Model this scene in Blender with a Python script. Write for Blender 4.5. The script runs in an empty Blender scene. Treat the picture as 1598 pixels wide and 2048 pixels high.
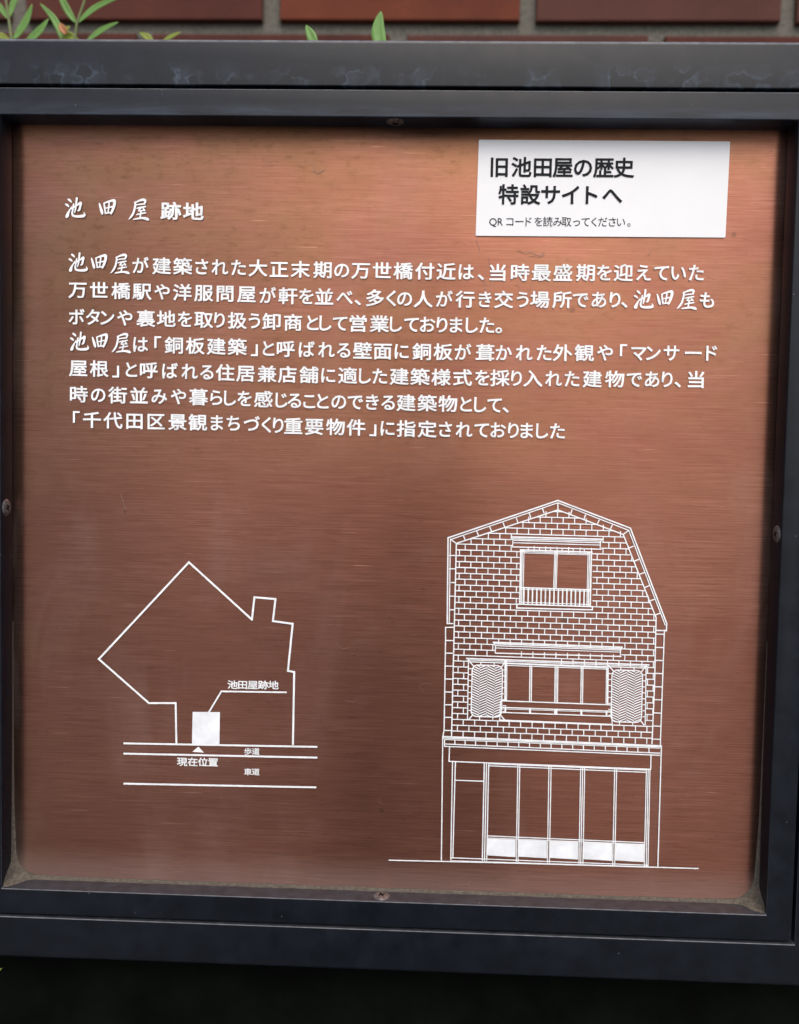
import bpy, bmesh, math, random
from mathutils import Vector, Matrix
random.seed(7)
C = bpy.context.scene.collection
SC = bpy.context.scene

# ------------------------------------------------------------------ camera
F = 1700.0                      # focal length in pixels of the 1598x2048 photograph
Z0 = 1.25                       # height of the sign opening's centre above the ground
RV = Vector((0.0469, 0.03058, 0.02052))
R = Matrix.Rotation(RV.length, 3, RV.normalized())
BASE = Matrix(((1, 0, 0), (0, 0, -1), (0, 1, 0)))
M = R @ BASE                    # world -> camera (x right, y down, z forward)
CAM = Vector((0.02486, -0.54198 - 0.016, Z0 + 0.02955))
cam = bpy.data.cameras.new('camera')
co = bpy.data.objects.new('camera', cam)
C.objects.link(co)
inv = M.transposed()
rot = Matrix((inv.col[0], -inv.col[1], -inv.col[2])).transposed()
co.matrix_world = Matrix.Translation(CAM) @ rot.to_4x4()
cam.sensor_fit = 'VERTICAL'
cam.sensor_height = 36.0
cam.lens = F / 2048 * 36.0
cam.clip_start = 0.01
cam.clip_end = 500
cam.dof.use_dof = True
cam.dof.focus_distance = 0.556
cam.dof.aperture_fstop = 3.2
SC.camera = co

# ------------------------------------------------------------------ sky, sun, exposure
SUN_EL, SUN_AZ = math.radians(50), math.radians(170)
w = bpy.data.worlds.new('World')
SC.world = w
w.use_nodes = True
nt = w.node_tree
bg = nt.nodes['Background']
sky = nt.nodes.new('ShaderNodeTexSky')
sky.sky_type = 'NISHITA'
sky.sun_disc = False
sky.sun_elevation = SUN_EL
sky.sun_rotation = SUN_AZ
sky.air_density = 1.0
sky.dust_density = 4.0
sky.ozone_density = 1.0
nt.links.new(sky.outputs[0], bg.inputs[0])
bg.inputs[1].default_value = 0.13
sl = bpy.data.lights.new('sun', 'SUN')
sl.energy = 1.2
sl.angle = math.radians(60)
sl.color = (1.0, 0.96, 0.9)
so = bpy.data.objects.new('sun', sl)
C.objects.link(so)
sd = Vector((math.sin(SUN_AZ) * math.cos(SUN_EL), math.cos(SUN_AZ) * math.cos(SUN_EL), math.sin(SUN_EL)))
so.rotation_euler = sd.to_track_quat('Z', 'Y').to_euler()
so.location = sd * 10
SC.view_settings.view_transform = 'Standard'
SC.view_settings.look = 'None'
SC.view_settings.gamma = 1.0
SC.view_settings.exposure = 0.62


# ------------------------------------------------------------------ helpers
def at(px, py, Y):
    """the point of the upright plane y = Y seen at pixel (px, py) of the photograph"""
    d = M.transposed() @ Vector(((px - 799) / F, (py - 1024) / F, 1.0))
    return CAM + d * ((Y - CAM.y) / d.y)


PX = 0.556 / F                   # metres per photograph pixel on the plate


def node_mat(name):
    m = bpy.data.materials.new(name)
    m.use_nodes = True
    n = m.node_tree
    return m, n, n.nodes['Principled BSDF']


def N(n, t, **k):
    x = n.nodes.new(t)
    for a, b in k.items():
        if a.startswith('i_'):
            x.inputs[int(a[2:])].default_value = b
        else:
            setattr(x, a, b)
    return x


def coords(n, scale=(1, 1, 1), loc=(0, 0, 0), rotx=0):
    t = N(n, 'ShaderNodeTexCoord')
    mp = N(n, 'ShaderNodeMapping')
    mp.inputs['Scale'].default_value = scale
    mp.inputs['Location'].default_value = loc
    n.links.new(t.outputs['Object'], mp.inputs[0])
    return mp.outputs[0]


def noise(n, vec, scale, detail=4, rough=0.55, dist=0.0):
    x = N(n, 'ShaderNodeTexNoise')
    x.inputs['Scale'].default_value = scale
    x.inputs['Detail'].default_value = detail
    x.inputs['Roughness'].default_value = rough
    x.inputs['Distortion'].default_value = dist
    n.links.new(vec, x.inputs['Vector'])
    return x.outputs['Fac']


def ramp(n, fac, stops):
    r = N(n, 'ShaderNodeValToRGB')
    e = r.color_ramp.elements
    while len(e) < len(stops):
        e.new(0.5)
    for el, (p, c) in zip(e, stops):
        el.position = p
        el.color = (c, c, c, 1) if isinstance(c, (int, float)) else (*c, 1)
    n.links.new(fac, r.inputs[0])
    return r.outputs[0]


def mix(n, fac, a, b, mode='MIX'):
    x = N(n, 'ShaderNodeMix', data_type='RGBA', blend_type=mode)
    for s, v in ((0, fac), (6, a), (7, b)):
        if isinstance(v, (int, float)):
            x.inputs[s].default_value = v if s == 0 else (v, v, v, 1)
        elif isinstance(v, tuple):
            x.inputs[s].default_value = (*v, 1)
        else:
            n.links.new(v, x.inputs[s])
    return x.outputs[2]


def math_(n, op, a, b=0.0, clamp=False):
    x = N(n, 'ShaderNodeMath', operation=op, use_clamp=clamp)
    for s, v in ((0, a), (1, b)):
        if isinstance(v, (int, float)):
            x.inputs[s].default_value = v
        else:
            n.links.new(v, x.inputs[s])
    return x.outputs[0]


def bump(n, h, strength, dist, bsdf):
    b = N(n, 'ShaderNodeBump')
    b.inputs['Strength'].default_value = strength
    b.inputs['Distance'].default_value = dist
    n.links.new(h, b.inputs['Height'])
    n.links.new(b.outputs[0], bsdf.inputs['Normal'])


def sep_z(n, vec):
    s = N(n, 'ShaderNodeSeparateXYZ')
    n.links.new(vec, s.inputs[0])
    return s.outputs


def band(n, v, lo, hi):
    mr = N(n, 'ShaderNodeMapRange', interpolation_type='SMOOTHSTEP')
    n.links.new(v, mr.inputs[0])
    mr.inputs[1].default_value = lo
    mr.inputs[2].default_value = hi
    return mr.outputs[0]


def mat_copper():
    m, n, b = node_mat('brushed_copper')
    b.inputs['Metallic'].default_value = 1.0
    fine = noise(n, coords(n, (22, 1, 1150)), 1.0, 4, 0.75)
    mid = noise(n, coords(n, (34, 1, 620)), 1.0, 4, 0.7)
    wide = noise(n, coords(n, (3, 1, 60)), 1.0, 3, 0.6)
    base = mix(n, ramp(n, fine, [(0.32, 0.0), (0.68, 1.0)]), (0.172, 0.064, 0.041), (0.325, 0.148, 0.108))
    base = mix(n, ramp(n, mid, [(0.25, 0.75), (0.40, 0.0)]), base, (0.185, 0.066, 0.042))
    base = mix(n, ramp(n, wide, [(0.35, 0.25), (0.6, 0.0)]), base, (0.21, 0.080, 0.052))
    # bright individual hairlines
    hair = noise(n, coords(n, (26, 1, 1300), (3, 0, 9)), 1.0, 2, 0.5)
    base = mix(n, ramp(n, hair, [(0.70, 0.0), (0.76, 0.75)]), base, (0.62, 0.36, 0.25))
    # olive-brown tarnish in patches, stronger in the upper half and by the left edge
    c = coords(n)
    o = sep_z(n, c)
    pat = noise(n, coords(n, (7, 1, 14), (1.7, 0, 0.4)), 1.0, 6, 0.68, 0.5)
    spk = noise(n, coords(n, (90, 1, 240)), 1.0, 4, 0.7)
    up = band(n, o[2], Z0 - 0.03, Z0 + 0.13)
    up2 = band(n, o[0], -0.16, -0.25)
    zone = math_(n, 'MAXIMUM', up, math_(n, 'MULTIPLY', up2, 0.55))
    pm = math_(n, 'MULTIPLY', ramp(n, pat, [(0.38, 0.0), (0.58, 1.0)]), zone)
    base = mix(n, math_(n, 'MULTIPLY', pm, 0.75), base, (0.225, 0.118, 0.062))
    pm2 = math_(n, 'MULTIPLY', pm, ramp(n, spk, [(0.52, 0.0), (0.66, 0.8)]))
    base = mix(n, pm2, base, (0.15, 0.072, 0.036))
    fl = ramp(n, noise(n, coords(n, (60, 1, 300), (5, 0, 2)), 1.0, 4, 0.75), [(0.60, 0.0), (0.70, 0.6)])
    base = mix(n, fl, base, (0.13, 0.052, 0.032))
    # uneven darkening of the metal in broad clouds, drawn out along the brushing
    cloud = noise(n, coords(n, (4, 1, 9), (4, 0, 7)), 1.0, 6, 0.65, 0.5)
    base = mix(n, ramp(n, cloud, [(0.40, 0.0), (0.62, 0.42)]), base, (0.160, 0.062, 0.043))
    # greyish bloom left by rain, in soft vertical runs
    run = noise(n, coords(n, (14, 1, 6), (0.3, 0, 0)), 1.0, 5, 0.65, 0.8)
    bloom = math_(n, 'MULTIPLY', ramp(n, run, [(0.50, 0.0), (0.80, 1.0)]), 0.13)
    # dark spots
    for (x, y, r) in ((1468, 469, 6), (1145, 620, 6), (1130, 1240, 9), (763, 1622, 5), (250, 1023, 4), (1128, 1216, 5)):
        p = at(x, y, 0)
        v = N(n, 'ShaderNodeVectorMath', operation='DISTANCE')
        n.links.new(c, v.inputs[0])
        v.inputs[1].default_value = p
        d = band(n, v.outputs['Value'], r * PX * 1.15, r * PX * 0.6)
        base = mix(n, math_(n, 'MULTIPLY', d, 0.6), base, (0.10, 0.055, 0.04))
    n.links.new(base, b.inputs['Base Color'])
    rr = math_(n, 'ADD', math_(n, 'MULTIPLY', pm, 0.06), ramp(n, mid, [(0.3, 0.32), (0.7, 0.27)]))
    n.links.new(rr, b.inputs['Roughness'])
    b.inputs['Anisotropic'].default_value = 0.95
    tn = N(n, 'ShaderNodeTangent', direction_type='UV_MAP')
    n.links.new(tn.outputs[0], b.inputs['Tangent'])
    hh = math_(n, 'ADD', math_(n, 'MULTIPLY', fine, 0.6), math_(n, 'MULTIPLY', mid, 0.4))
    bump(n, hh, 0.35, 0.00006, b)
    # a thin film of dust over the metal
    df = N(n, 'ShaderNodeBsdfDiffuse')
    df.inputs[0].default_value = (0.36, 0.27, 0.25, 1)
    mx = N(n, 'ShaderNodeMixShader')
    lowd = math_(n, 'MULTIPLY', band(n, o[2], Z0 - 0.225, Z0 - 0.25), 0.22)
    n.links.new(math_(n, 'ADD', math_(n, 'ADD', bloom, lowd), 0.025), mx.inputs[0])
    n.links.new(b.outputs[0], mx.inputs[1])
    n.links.new(df.outputs[0], mx.inputs[2])
    n.links.new(mx.outputs[0], n.nodes['Material Output'].inputs[0])
    return m


def mat_frame():
    m, n, b = node_mat('dark_coated_aluminium')
    g = noise(n, coords(n, (1, 1, 1)), 900, 2, 0.6)
    cl = noise(n, coords(n, (1, 1, 1)), 55, 5, 0.65, 0.3)
    base = mix(n, ramp(n, cl, [(0.35, 0.0), (0.7, 1.0)]), (0.0022, 0.0038, 0.0070), (0.0055, 0.0082, 0.0140))
    c = coords(n)
    o = sep_z(n, c)
    # dried water marks near the lower edges of the two upper rails
    e1 = math_(n, 'MULTIPLY', band(n, o[2], Z0 + 0.286, Z0 + 0.275), band(n, o[2], Z0 + 0.2668, Z0 + 0.269))
    e2 = math_(n, 'MULTIPLY', band(n, o[2], Z0 + 0.260, Z0 + 0.254), band(n, o[2], Z0 + 0.250, Z0 + 0.2512))
    vo = N(n, 'ShaderNodeTexVoronoi', feature='SMOOTH_F1')
    vo.inputs['Scale'].default_value = 1.0
    dn = N(n, 'ShaderNodeTexNoise')
    dn.inputs['Scale'].default_value = 260
    n.links.new(c, dn.inputs['Vector'])
    va = N(n, 'ShaderNodeVectorMath', operation='MULTIPLY_ADD')
    n.links.new(dn.outputs['Color'], va.inputs[0])
    va.inputs[1].default_value = (0.8, 0.0, 0.8)
    n.links.new(coords(n, (110, 1, 130)), va.inputs[2])
    n.links.new(va.outputs[0], vo.inputs['Vector'])
    ring = ramp(n, vo.outputs['Distance'], [(0.16, 0.35), (0.34, 0.25), (0.42, 1.0), (0.50, 0.0)])
    pk = ramp(n, noise(n, coords(n, (40, 1, 10), (2, 0, 0)), 1.0, 3, 0.6), [(0.46, 0.0), (0.62, 1.0)])
    w1 = math_(n, 'MULTIPLY', math_(n, 'MULTIPLY', ring, pk), e1)
    w2 = math_(n, 'MULTIPLY', ramp(n, noise(n, coords(n, (18, 1, 160), (8, 0, 1)), 1.0, 4, 0.65), [(0.4, 0.15), (0.7, 1.0)]), e2)
    base = mix(n, math_(n, 'MULTIPLY', w1, 0.50), base, (0.07, 0.10, 0.15))
    base = mix(n, math_(n, 'MULTIPLY', w2, 0.40), base, (0.06, 0.08, 0.12))
    # tiny pale specks of dust and chips
    sp = ramp(n, noise(n, coords(n), 420, 2, 0.5), [(0.765, 0.0), (0.79, 0.55)])
    base = mix(n, sp, base, (0.25, 0.26, 0.27))
    # edge highlight painted lighter on up-facing bevels, with some settled dust
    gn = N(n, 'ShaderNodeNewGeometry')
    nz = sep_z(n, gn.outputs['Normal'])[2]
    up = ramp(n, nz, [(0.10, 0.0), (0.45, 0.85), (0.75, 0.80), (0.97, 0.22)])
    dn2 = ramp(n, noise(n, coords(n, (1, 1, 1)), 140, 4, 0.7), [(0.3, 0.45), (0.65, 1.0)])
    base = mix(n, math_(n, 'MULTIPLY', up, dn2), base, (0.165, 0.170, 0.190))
    n.links.new(base, b.inputs['Base Color'])
    n.links.new(ramp(n, cl, [(0.3, 0.34), (0.7, 0.46)]), b.inputs['Roughness'])
    b.inputs['Specular IOR Level'].default_value = 0.26
    bump(n, g, 0.12, 0.00015, b)
    return m


def mat_simple(name, col, rough=0.5, var=0.0, scale=200, metal=0.0, spec=0.5, bmp=0.0):
    m, n, b = node_mat(name)
    b.inputs['Roughness'].default_value = rough
    b.inputs['Metallic'].default_value = metal
    b.inputs['Specular IOR Level'].default_value = spec
    f = noise(n, coords(n), scale, 4, 0.6)
    lo = tuple(c * (1 - var) for c in col)
    hi = tuple(min(1, c * (1 + var)) for c in col)
    n.links.new(mix(n, ramp(n, f, [(0.35, 0.0), (0.65, 1.0)]), lo, hi), b.inputs['Base Color'])
    if bmp:
        bump(n, f, 1.0, bmp, b)
    return m


def mat_brick(name, a, bcol):
    m, n, b = node_mat(name)
    big = noise(n, coords(n), 9, 4, 0.6, 0.5)
    f = noise(n, coords(n), 420, 4, 0.7)
    base = mix(n, ramp(n, big, [(0.35, 0.0), (0.65, 1.0)]), a, bcol)
    base = mix(n, ramp(n, f, [(0.45, 0.0), (0.75, 0.35)]), base, tuple(c * 0.5 for c in a))
    n.links.new(base, b.inputs['Base Color'])
    b.inputs['Roughness'].default_value = 0.8
    b.inputs['Specular IOR Level'].default_value = 0.15
    bump(n, f, 0.7, 0.0010, b)
    return m


def mat_leaf(name, a, bcol, back):
    m, n, b = node_mat(name)
    f = noise(n, coords(n), 90, 4, 0.6)
    base = mix(n, ramp(n, f, [(0.35, 0.0), (0.65, 1.0)]), a, bcol)
    n.links.new(base, b.inputs['Base Color'])
    b.inputs['Roughness'].default_value = 0.45
    tr = N(n, 'ShaderNodeBsdfTranslucent')
    tr.inputs[0].default_value = (*back, 1)
    mx = N(n, 'ShaderNodeMixShader')
    mx.inputs[0].default_value = 0.35
    n.links.new(b.outputs[0], mx.inputs[1])
    n.links.new(tr.outputs[0], mx.inputs[2])
    n.links.new(mx.outputs[0], n.nodes['Material Output'].inputs[0])
    return m


COPPER = mat_copper()
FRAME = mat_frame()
PAINT = mat_simple('white_print', (0.79, 0.81, 0.83), 0.5, 0.10, 130)
FILL = mat_simple('worn_white_print', (0.76, 0.79, 0.83), 0.5, 0.10, 70)
PAPER = mat_simple('white_vinyl', (0.70, 0.715, 0.745), 0.5, 0.015, 30)
INK = mat_simple('black_ink', (0.012, 0.014, 0.018), 0.7, 0.2, 300, 0.0, 0.15)
STEEL = mat_simple('dark_screw_steel', (0.16, 0.155, 0.155), 0.34, 0.5, 700, 0.6)
DUST = mat_simple('settled_dust', (0.095, 0.083, 0.068), 0.95, 0.30, 500, 0.0, 0.1, 0.0002)
BOARD_SHADE = mat_simple('black_board_and_shade', (0.0022, 0.0034, 0.0022), 0.8, 0.4, 25, 0.0, 0.05)  # near-black for boards; also stands in for deep shade below the sign
MORTAR = mat_simple('grey_mortar', (0.115, 0.110, 0.095), 0.95, 0.3, 500, 0.0, 0.2, 0.0006)
GROUND = mat_simple('concrete', (0.19, 0.187, 0.18), 0.9, 0.2, 12, 0.0, 0.3, 0.001)
SOIL = mat_simple('dark_soil', (0.035, 0.026, 0.018), 0.95, 0.4, 60, 0.0, 0.2, 0.004)
SCRATCH = mat_simple('pale_scratch', (0.30, 0.19, 0.155), 0.6, 0.1, 300)
BR = [mat_brick('dark_red_brick', (0.056, 0.018, 0.014), (0.085, 0.026, 0.019)),
      mat_brick('orange_red_brick', (0.085, 0.023, 0.015), (0.135, 0.036, 0.018)),
      mat_brick('brown_red_brick', (0.064, 0.026, 0.021), (0.088, 0.034, 0.027))]
LEAF = mat_leaf('green_leaf', (0.14, 0.30, 0.06), (0.20, 0.40, 0.10), (0.24, 0.50, 0.08))
LEAFY = mat_leaf('yellow_green_leaf', (0.22, 0.30, 0.03), (0.30, 0.34, 0.05), (0.40, 0.48, 0.05))
STEM = mat_leaf('pale_stem', (0.16, 0.20, 0.07), (0.22, 0.24, 0.10), (0.2, 0.3, 0.1))
BUD = mat_leaf('orange_bud', (0.45, 0.14, 0.06), (0.50, 0.22, 0.08), (0.5, 0.2, 0.05))


def link(name, bm_or_me, mat, parent=None, smooth=False):
    if isinstance(bm_or_me, bmesh.types.BMesh):
        me = bpy.data.meshes.new(name)
        bm_or_me.to_mesh(me)
        bm_or_me.free()
    else:
        me = bm_or_me
    if mat and not me.materials:
        me.materials.append(mat)
    if smooth:
        for p in me.polygons:
            p.use_smooth = True
    o = bpy.data.objects.new(name, me)
    C.objects.link(o)
    o.parent = parent
    return o


def tag(o, label=None, cat=None, group=None, kind=None):
    for k, v in (('label', label), ('category', cat), ('group', group), ('kind', kind)):
        if v:
            o[k] = v
    return o


def box(bm, a, b):
    vs = [bm.verts.new((x, y, z)) for x in (a[0], b[0]) for y in (a[1], b[1]) for z in (a[2], b[2])]
    for f in ((0, 1, 3, 2), (4, 6, 7, 5), (0, 4, 5, 1), (2, 3, 7, 6), (0, 2, 6, 4), (1, 5, 7, 3)):
        bm.faces.new([vs[i] for i in f])


def ring(x0, x1, z0, z1, X0, X1, Y0, Y1, ya, yb, bev, bin_=None):
    """rectangular frame: inner opening x0..x1, z0..z1, outer X0..X1, Y0..Y1 (z), from y=ya to y=yb"""
    bm = bmesh.new()
    def loop(a, b, c, d, y):
        return [bm.verts.new((p, y, q)) for p, q in ((a, c), (b, c), (b, d), (a, d))]
    fi, fo = loop(x0, x1, z0, z1, ya), loop(X0, X1, Y0, Y1, ya)
    bi, bo = loop(x0, x1, z0, z1, yb), loop(X0, X1, Y0, Y1, yb)
    for i in range(4):
        j = (i + 1) % 4
        bm.faces.new((fi[i], fi[j], fo[j], fo[i]))
        bm.faces.new((bi[j], bi[i], bo[i], bo[j]))
        bm.faces.new((fi[j], fi[i], bi[i], bi[j]))
        bm.faces.new((fo[i], fo[j], bo[j], bo[i]))
    bmesh.ops.recalc_face_normals(bm, faces=bm.faces)
    es = [e for e in bm.edges if len(e.link_faces) == 2 and e.calc_face_angle(0) > 0.5]
    if bin_:
        inn = [e for e in es if all(abs(v.co.x) <= x1 + 1e-6 and z0 - 1e-6 <= v.co.z <= z1 + 1e-6 for v in e.verts)]
        es = [e for e in es if e not in inn]
        bmesh.ops.bevel(bm, geom=inn, offset=bin_, segments=3, profile=0.5, affect='EDGES')
        es = [e for e in es if e.is_valid]
    bmesh.ops.bevel(bm, geom=es, offset=bev, segments=5, profile=0.5, affect='EDGES')
    return bm


# ------------------------------------------------------------------ setting: ground, brick wall
bm = bmesh.new()
box(bm, (-60, -60, -0.3), (60, -0.30, 0.0))
tag(link('pavement', bm, GROUND), kind='structure')
bm = bmesh.new()
box(bm, (-60, -0.30, -0.3), (60, 60, -0.012))
tag(link('ground', bm, SOIL), kind='structure')

YW = 0.245                                      # face of the bricks
pj = at(541, 53, YW)                            # a crossing of joints seen above the sign
PW, PH = 501 * (YW - CAM.y) / F, 0.0735
JT, JV = 0.0120, 0.0150
wall = bpy.data.objects.new('brick_wall', None)
C.objects.link(wall)
wall.location = (0, YW, 0)
tag(wall, 'red-brown brick wall with thick grey joints behind the sign', 'wall')
bm = bmesh.new()
box(bm, (-1.3, 0.007, 0), (1.3, 0.14, 2.3))
link('mortar', bm, MORTAR, wall)
rows = range(-int(pj.z / PH), int((2.26 - pj.z) / PH))
shared = []
for k in range(5):
    bm = bmesh.new()
    box(bm, (-(PW - JV) / 2, 0.0, -(PH - JT) / 2), ((PW - JV) / 2, 0.05, (PH - JT) / 2))
    for v in bm.verts:
        v.co.x += random.uniform(-0.0006, 0.0006)
        v.co.z += random.uniform(-0.0005, 0.0005)
    es = [e for e in bm.edges if all(v.co.y < 0.01 for v in e.verts)]
    bmesh.ops.bevel(bm, geom=es, offset=0.0015, segments=2, profile=0.5, affect='EDGES')
    me = bpy.data.meshes.new('brick')
    bm.to_mesh(me)
    bm.free()
    shared.append(me)
meshes = {}
for k in range(5):
    for i in range(3):
        c = shared[k].copy()
        c.materials.append(BR[i])
        meshes[(k, i)] = c
lowbm = bmesh.new()
for r in rows:
    zc = pj.z + (r + 0.5) * PH
    low = zc < 0.62
    for q in range(-6, 6):
        xc = pj.x + (q + 0.5) * PW + (PW / 2 if r % 2 else 0)
        if abs(xc) > 1.3 - PW / 2:
            continue
        mi = random.choice((0, 1, 2, 2))
        if r == 0:
            mi = {-1: 0, 0: 1, 1: 2, 2: 2}.get(q, mi)
        if low:                                 # far below the view: joined
            box(lowbm, (xc - (PW - JV) / 2, 0, zc - (PH - JT) / 2), (xc + (PW - JV) / 2, 0.05, zc + (PH - JT) / 2))
            continue
        o = bpy.data.objects.new('brick', meshes[(random.randrange(5), mi)])
        o.location = (xc + random.uniform(-0.0006, 0.0006), random.uniform(-0.0008, 0.0008), zc)
        o.rotation_euler.y = random.uniform(-0.002, 0.002)
        C.objects.link(o)
        o.parent = wall

link('lower_bricks', lowbm, BR[2], wall)['kind'] = 'stuff'

# ------------------------------------------------------------------ sign
OW, OH = 0.25, 0.25105                          # half opening
BZ = 0.0167                                     # width of the inner frame
GP = 0.0020
CW = 0.0288
sign = bpy.data.objects.new('information_sign', None)
sign.location = (0, 0, 0)
C.objects.link(sign)
tag(sign, 'dark framed copper information sign with white text, site map and house drawing',
    'sign')
bw, bh = OW + BZ, OH + BZ
cw, ch = bw + GP, bh + GP
bm = ring(-cw, cw, Z0 - ch, Z0 + ch, -cw - CW, cw + CW, Z0 - ch - CW * 0.98, Z0 + ch + CW, -0.0165, 0.045, 0.0030, 0.0007)
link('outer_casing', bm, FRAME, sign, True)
bm = ring(-OW, OW, Z0 - OH, Z0 + OH, -bw, bw, Z0 - bh, Z0 + bh, -0.0160, 0.0002, 0.0007)
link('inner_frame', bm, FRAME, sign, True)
bm = bmesh.new()
box(bm, (-cw - 0.002, 0.004, Z0 - ch - 0.002), (cw + 0.002, 0.040, Z0 + ch + 0.002))
link('back_panel', bm, BOARD_SHADE, sign)
# plate
bm = bmesh.new()
nx = 8
uvl = bm.loops.layers.uv.new('UVMap')
g = [[bm.verts.new((-bw + 2 * bw * i / nx, 0.0004, Z0 - bh + 2 * bh * j / nx)) for j in range(nx + 1)] for i in range(nx + 1)]
for i in range(nx):
    for j in range(nx):
        f = bm.faces.new((g[i][j], g[i + 1][j], g[i + 1][j + 1], g[i][j + 1]))
        for l in f.loops:
            l[uvl].uv = (l.vert.co.z, l.vert.co.x)
r_ = bmesh.ops.extrude_face_region(bm, geom=list(bm.faces))
for v in r_['geom']:
    if isinstance(v, bmesh.types.BMVert):
        v.co.y += 0.002
bmesh.ops.recalc_face_normals(bm, faces=bm.faces)
link('copper_plate', bm, COPPER, sign)
# dark sheet down to the ground, standing in for deep shade
bm = bmesh.new()
box(bm, (-cw - CW + 0.004, 0.012, -0.012), (cw + CW - 0.004, 0.040, Z0 - ch - 0.001))
link('shade_panel', bm, BOARD_SHADE, sign)

# dust along the lower ledge, heaped in the corners
SEAL = []
def dust(sx):
    bm = bmesh.new()
    # path round one lower corner: from the side, round the corner, to the middle of the ledge
    path = []
    R_ = 0.0150
    for k in range(30):                                        # up the side
        t = k / 29
        path.append((OW, -OH + R_ + 0.16 * (1 - t), 0.0012 * t ** 0.6, 0.0, 0.0016 * t + 0.0006))
    pts = []
    for k in range(30):
        t = k / 29
        z = -OH + R_ + 0.16 * (1 - t)
        wd = 0.0001 + 0.0008 * t * t + (0.0012 * max(0, t - 0.75) * 4)
        pts.append(((OW + 0.0, z), (OW - wd, z), 0.0008 + 0.0024 * t * t))
    for k in range(1, 14):
        a = k / 14 * math.pi / 2
        cx, cz = OW - R_ - 0.0024, -OH + R_ + 0.0020
        inn = (cx + R_ * math.cos(a), cz - R_ * math.sin(a))
        dd = min(1.0, math.sin(2 * a))
        s = 1.0 / max(math.cos(a), math.sin(a))
        out = (min(OW, OW - R_ + R_ * math.cos(a) * s), max(-OH, -OH + R_ - R_ * math.sin(a) * s))
        pts.append((out, inn, 0.0032 + 0.0110 * dd ** 3))
    for k in range(60):
        t = k / 59
        x = (OW - R_ - 0.002) * (1 - t)
        wd = 0.0012 + 0.0008 * math.exp(-t * 12) + random.uniform(-0.00025, 0.00025)
        pts.append(((x, -OH), (x, -OH + wd), 0.0028 + random.uniform(-0.0003, 0.0003)))
    rows_ = []
    for (o, i, d) in pts:
        rw = []
        for s in range(6):
            u = s / 5
            xx = o[0] + (i[0] - o[0]) * u
            zz = o[1] + (i[1] - o[1]) * u
            yy = -d * (1 - u) ** 2.6 - 0.00005
            if 0 < s < 5:
                yy += random.uniform(-0.00012, 0.00012)
            rw.append(bm.verts.new((sx * xx, yy + 0.0003, Z0 + zz)))
        rows_.append(rw)
    for a, b in zip(rows_, rows_[1:]):
        for s in range(5):
            bm.faces.new((a[s], a[s + 1], b[s + 1], b[s]))
    bmesh.ops.recalc_face_normals(bm, faces=bm.faces)
    return bm
link('dust_deposit', dust(1), DUST, sign, True)
link('dust_deposit', dust(-1), DUST, sign, True)


# screws in the reveals
def screw_head():
    bm = bmesh.new()
    seg = 28
    prof = [(0.0, 0.0011), (0.0022, 0.00108), (0.0038, 0.0009), (0.0050, 0.0005), (0.0056, 0.0)]
    prev = None
    for (r, h) in prof:
        cur = [bm.verts.new((r * math.cos(2 * math.pi * k / seg), r * math.sin(2 * math.pi * k / seg), h)) for k in range(seg)] if r else [bm.verts.new((0, 0, h))]
        if prev:
            for k in range(seg):
                if len(prev) == 1:
                    bm.faces.new((prev[0], cur[k], cur[(k + 1) % seg]))
                else:
                    bm.faces.new((prev[k], cur[k], cur[(k + 1) % seg], prev[(k + 1) % seg]))
        prev = cur
    return bm


def cross_recess():
    bm = bmesh.new()
    box(bm, (-0.0024, -0.0005, 0.0006), (0.0024, 0.0005, 0.00114))
    box(bm, (-0.0005, -0.0024, 0.0005), (0.0005, 0.0024, 0.00117))
    return bm


sh = None
for (px, py, side) in ((15, 1015, 'L'), (1549, 1068, 'R'), (763, 1787, 'B'), (790, 252, 'T')):
    y = -0.0085
    p = at(px, py, y)
    loc = {'L': (-OW, y, p.z), 'R': (OW, y, p.z), 'B': (p.x, y, Z0 - OH), 'T': (p.x, y, Z0 + OH)}[side]
    nrm = {'L': Vector((1, 0, 0)), 'R': Vector((-1, 0, 0)), 'B': Vector((0, 0, 1)), 'T': Vector((0, 0, -1))}[side]
    if sh is None:
        s = link('screw', screw_head(), STEEL, sign, True)
        c = link('cross_recess', cross_recess(), BOARD_SHADE, s)
        sh = (s.data, c.data)
    else:
        s = link('screw', sh[0], None, sign)
        c = link('cross_recess', sh[1], None, s)
    s.location = loc
    s.rotation_euler = (nrm.to_track_quat('Z', 'Y') @ Matrix.Rotation(0.5, 3, 'Z').to_quaternion()).to_euler()

# ------------------------------------------------------------------ lettering
_cache = {}


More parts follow.
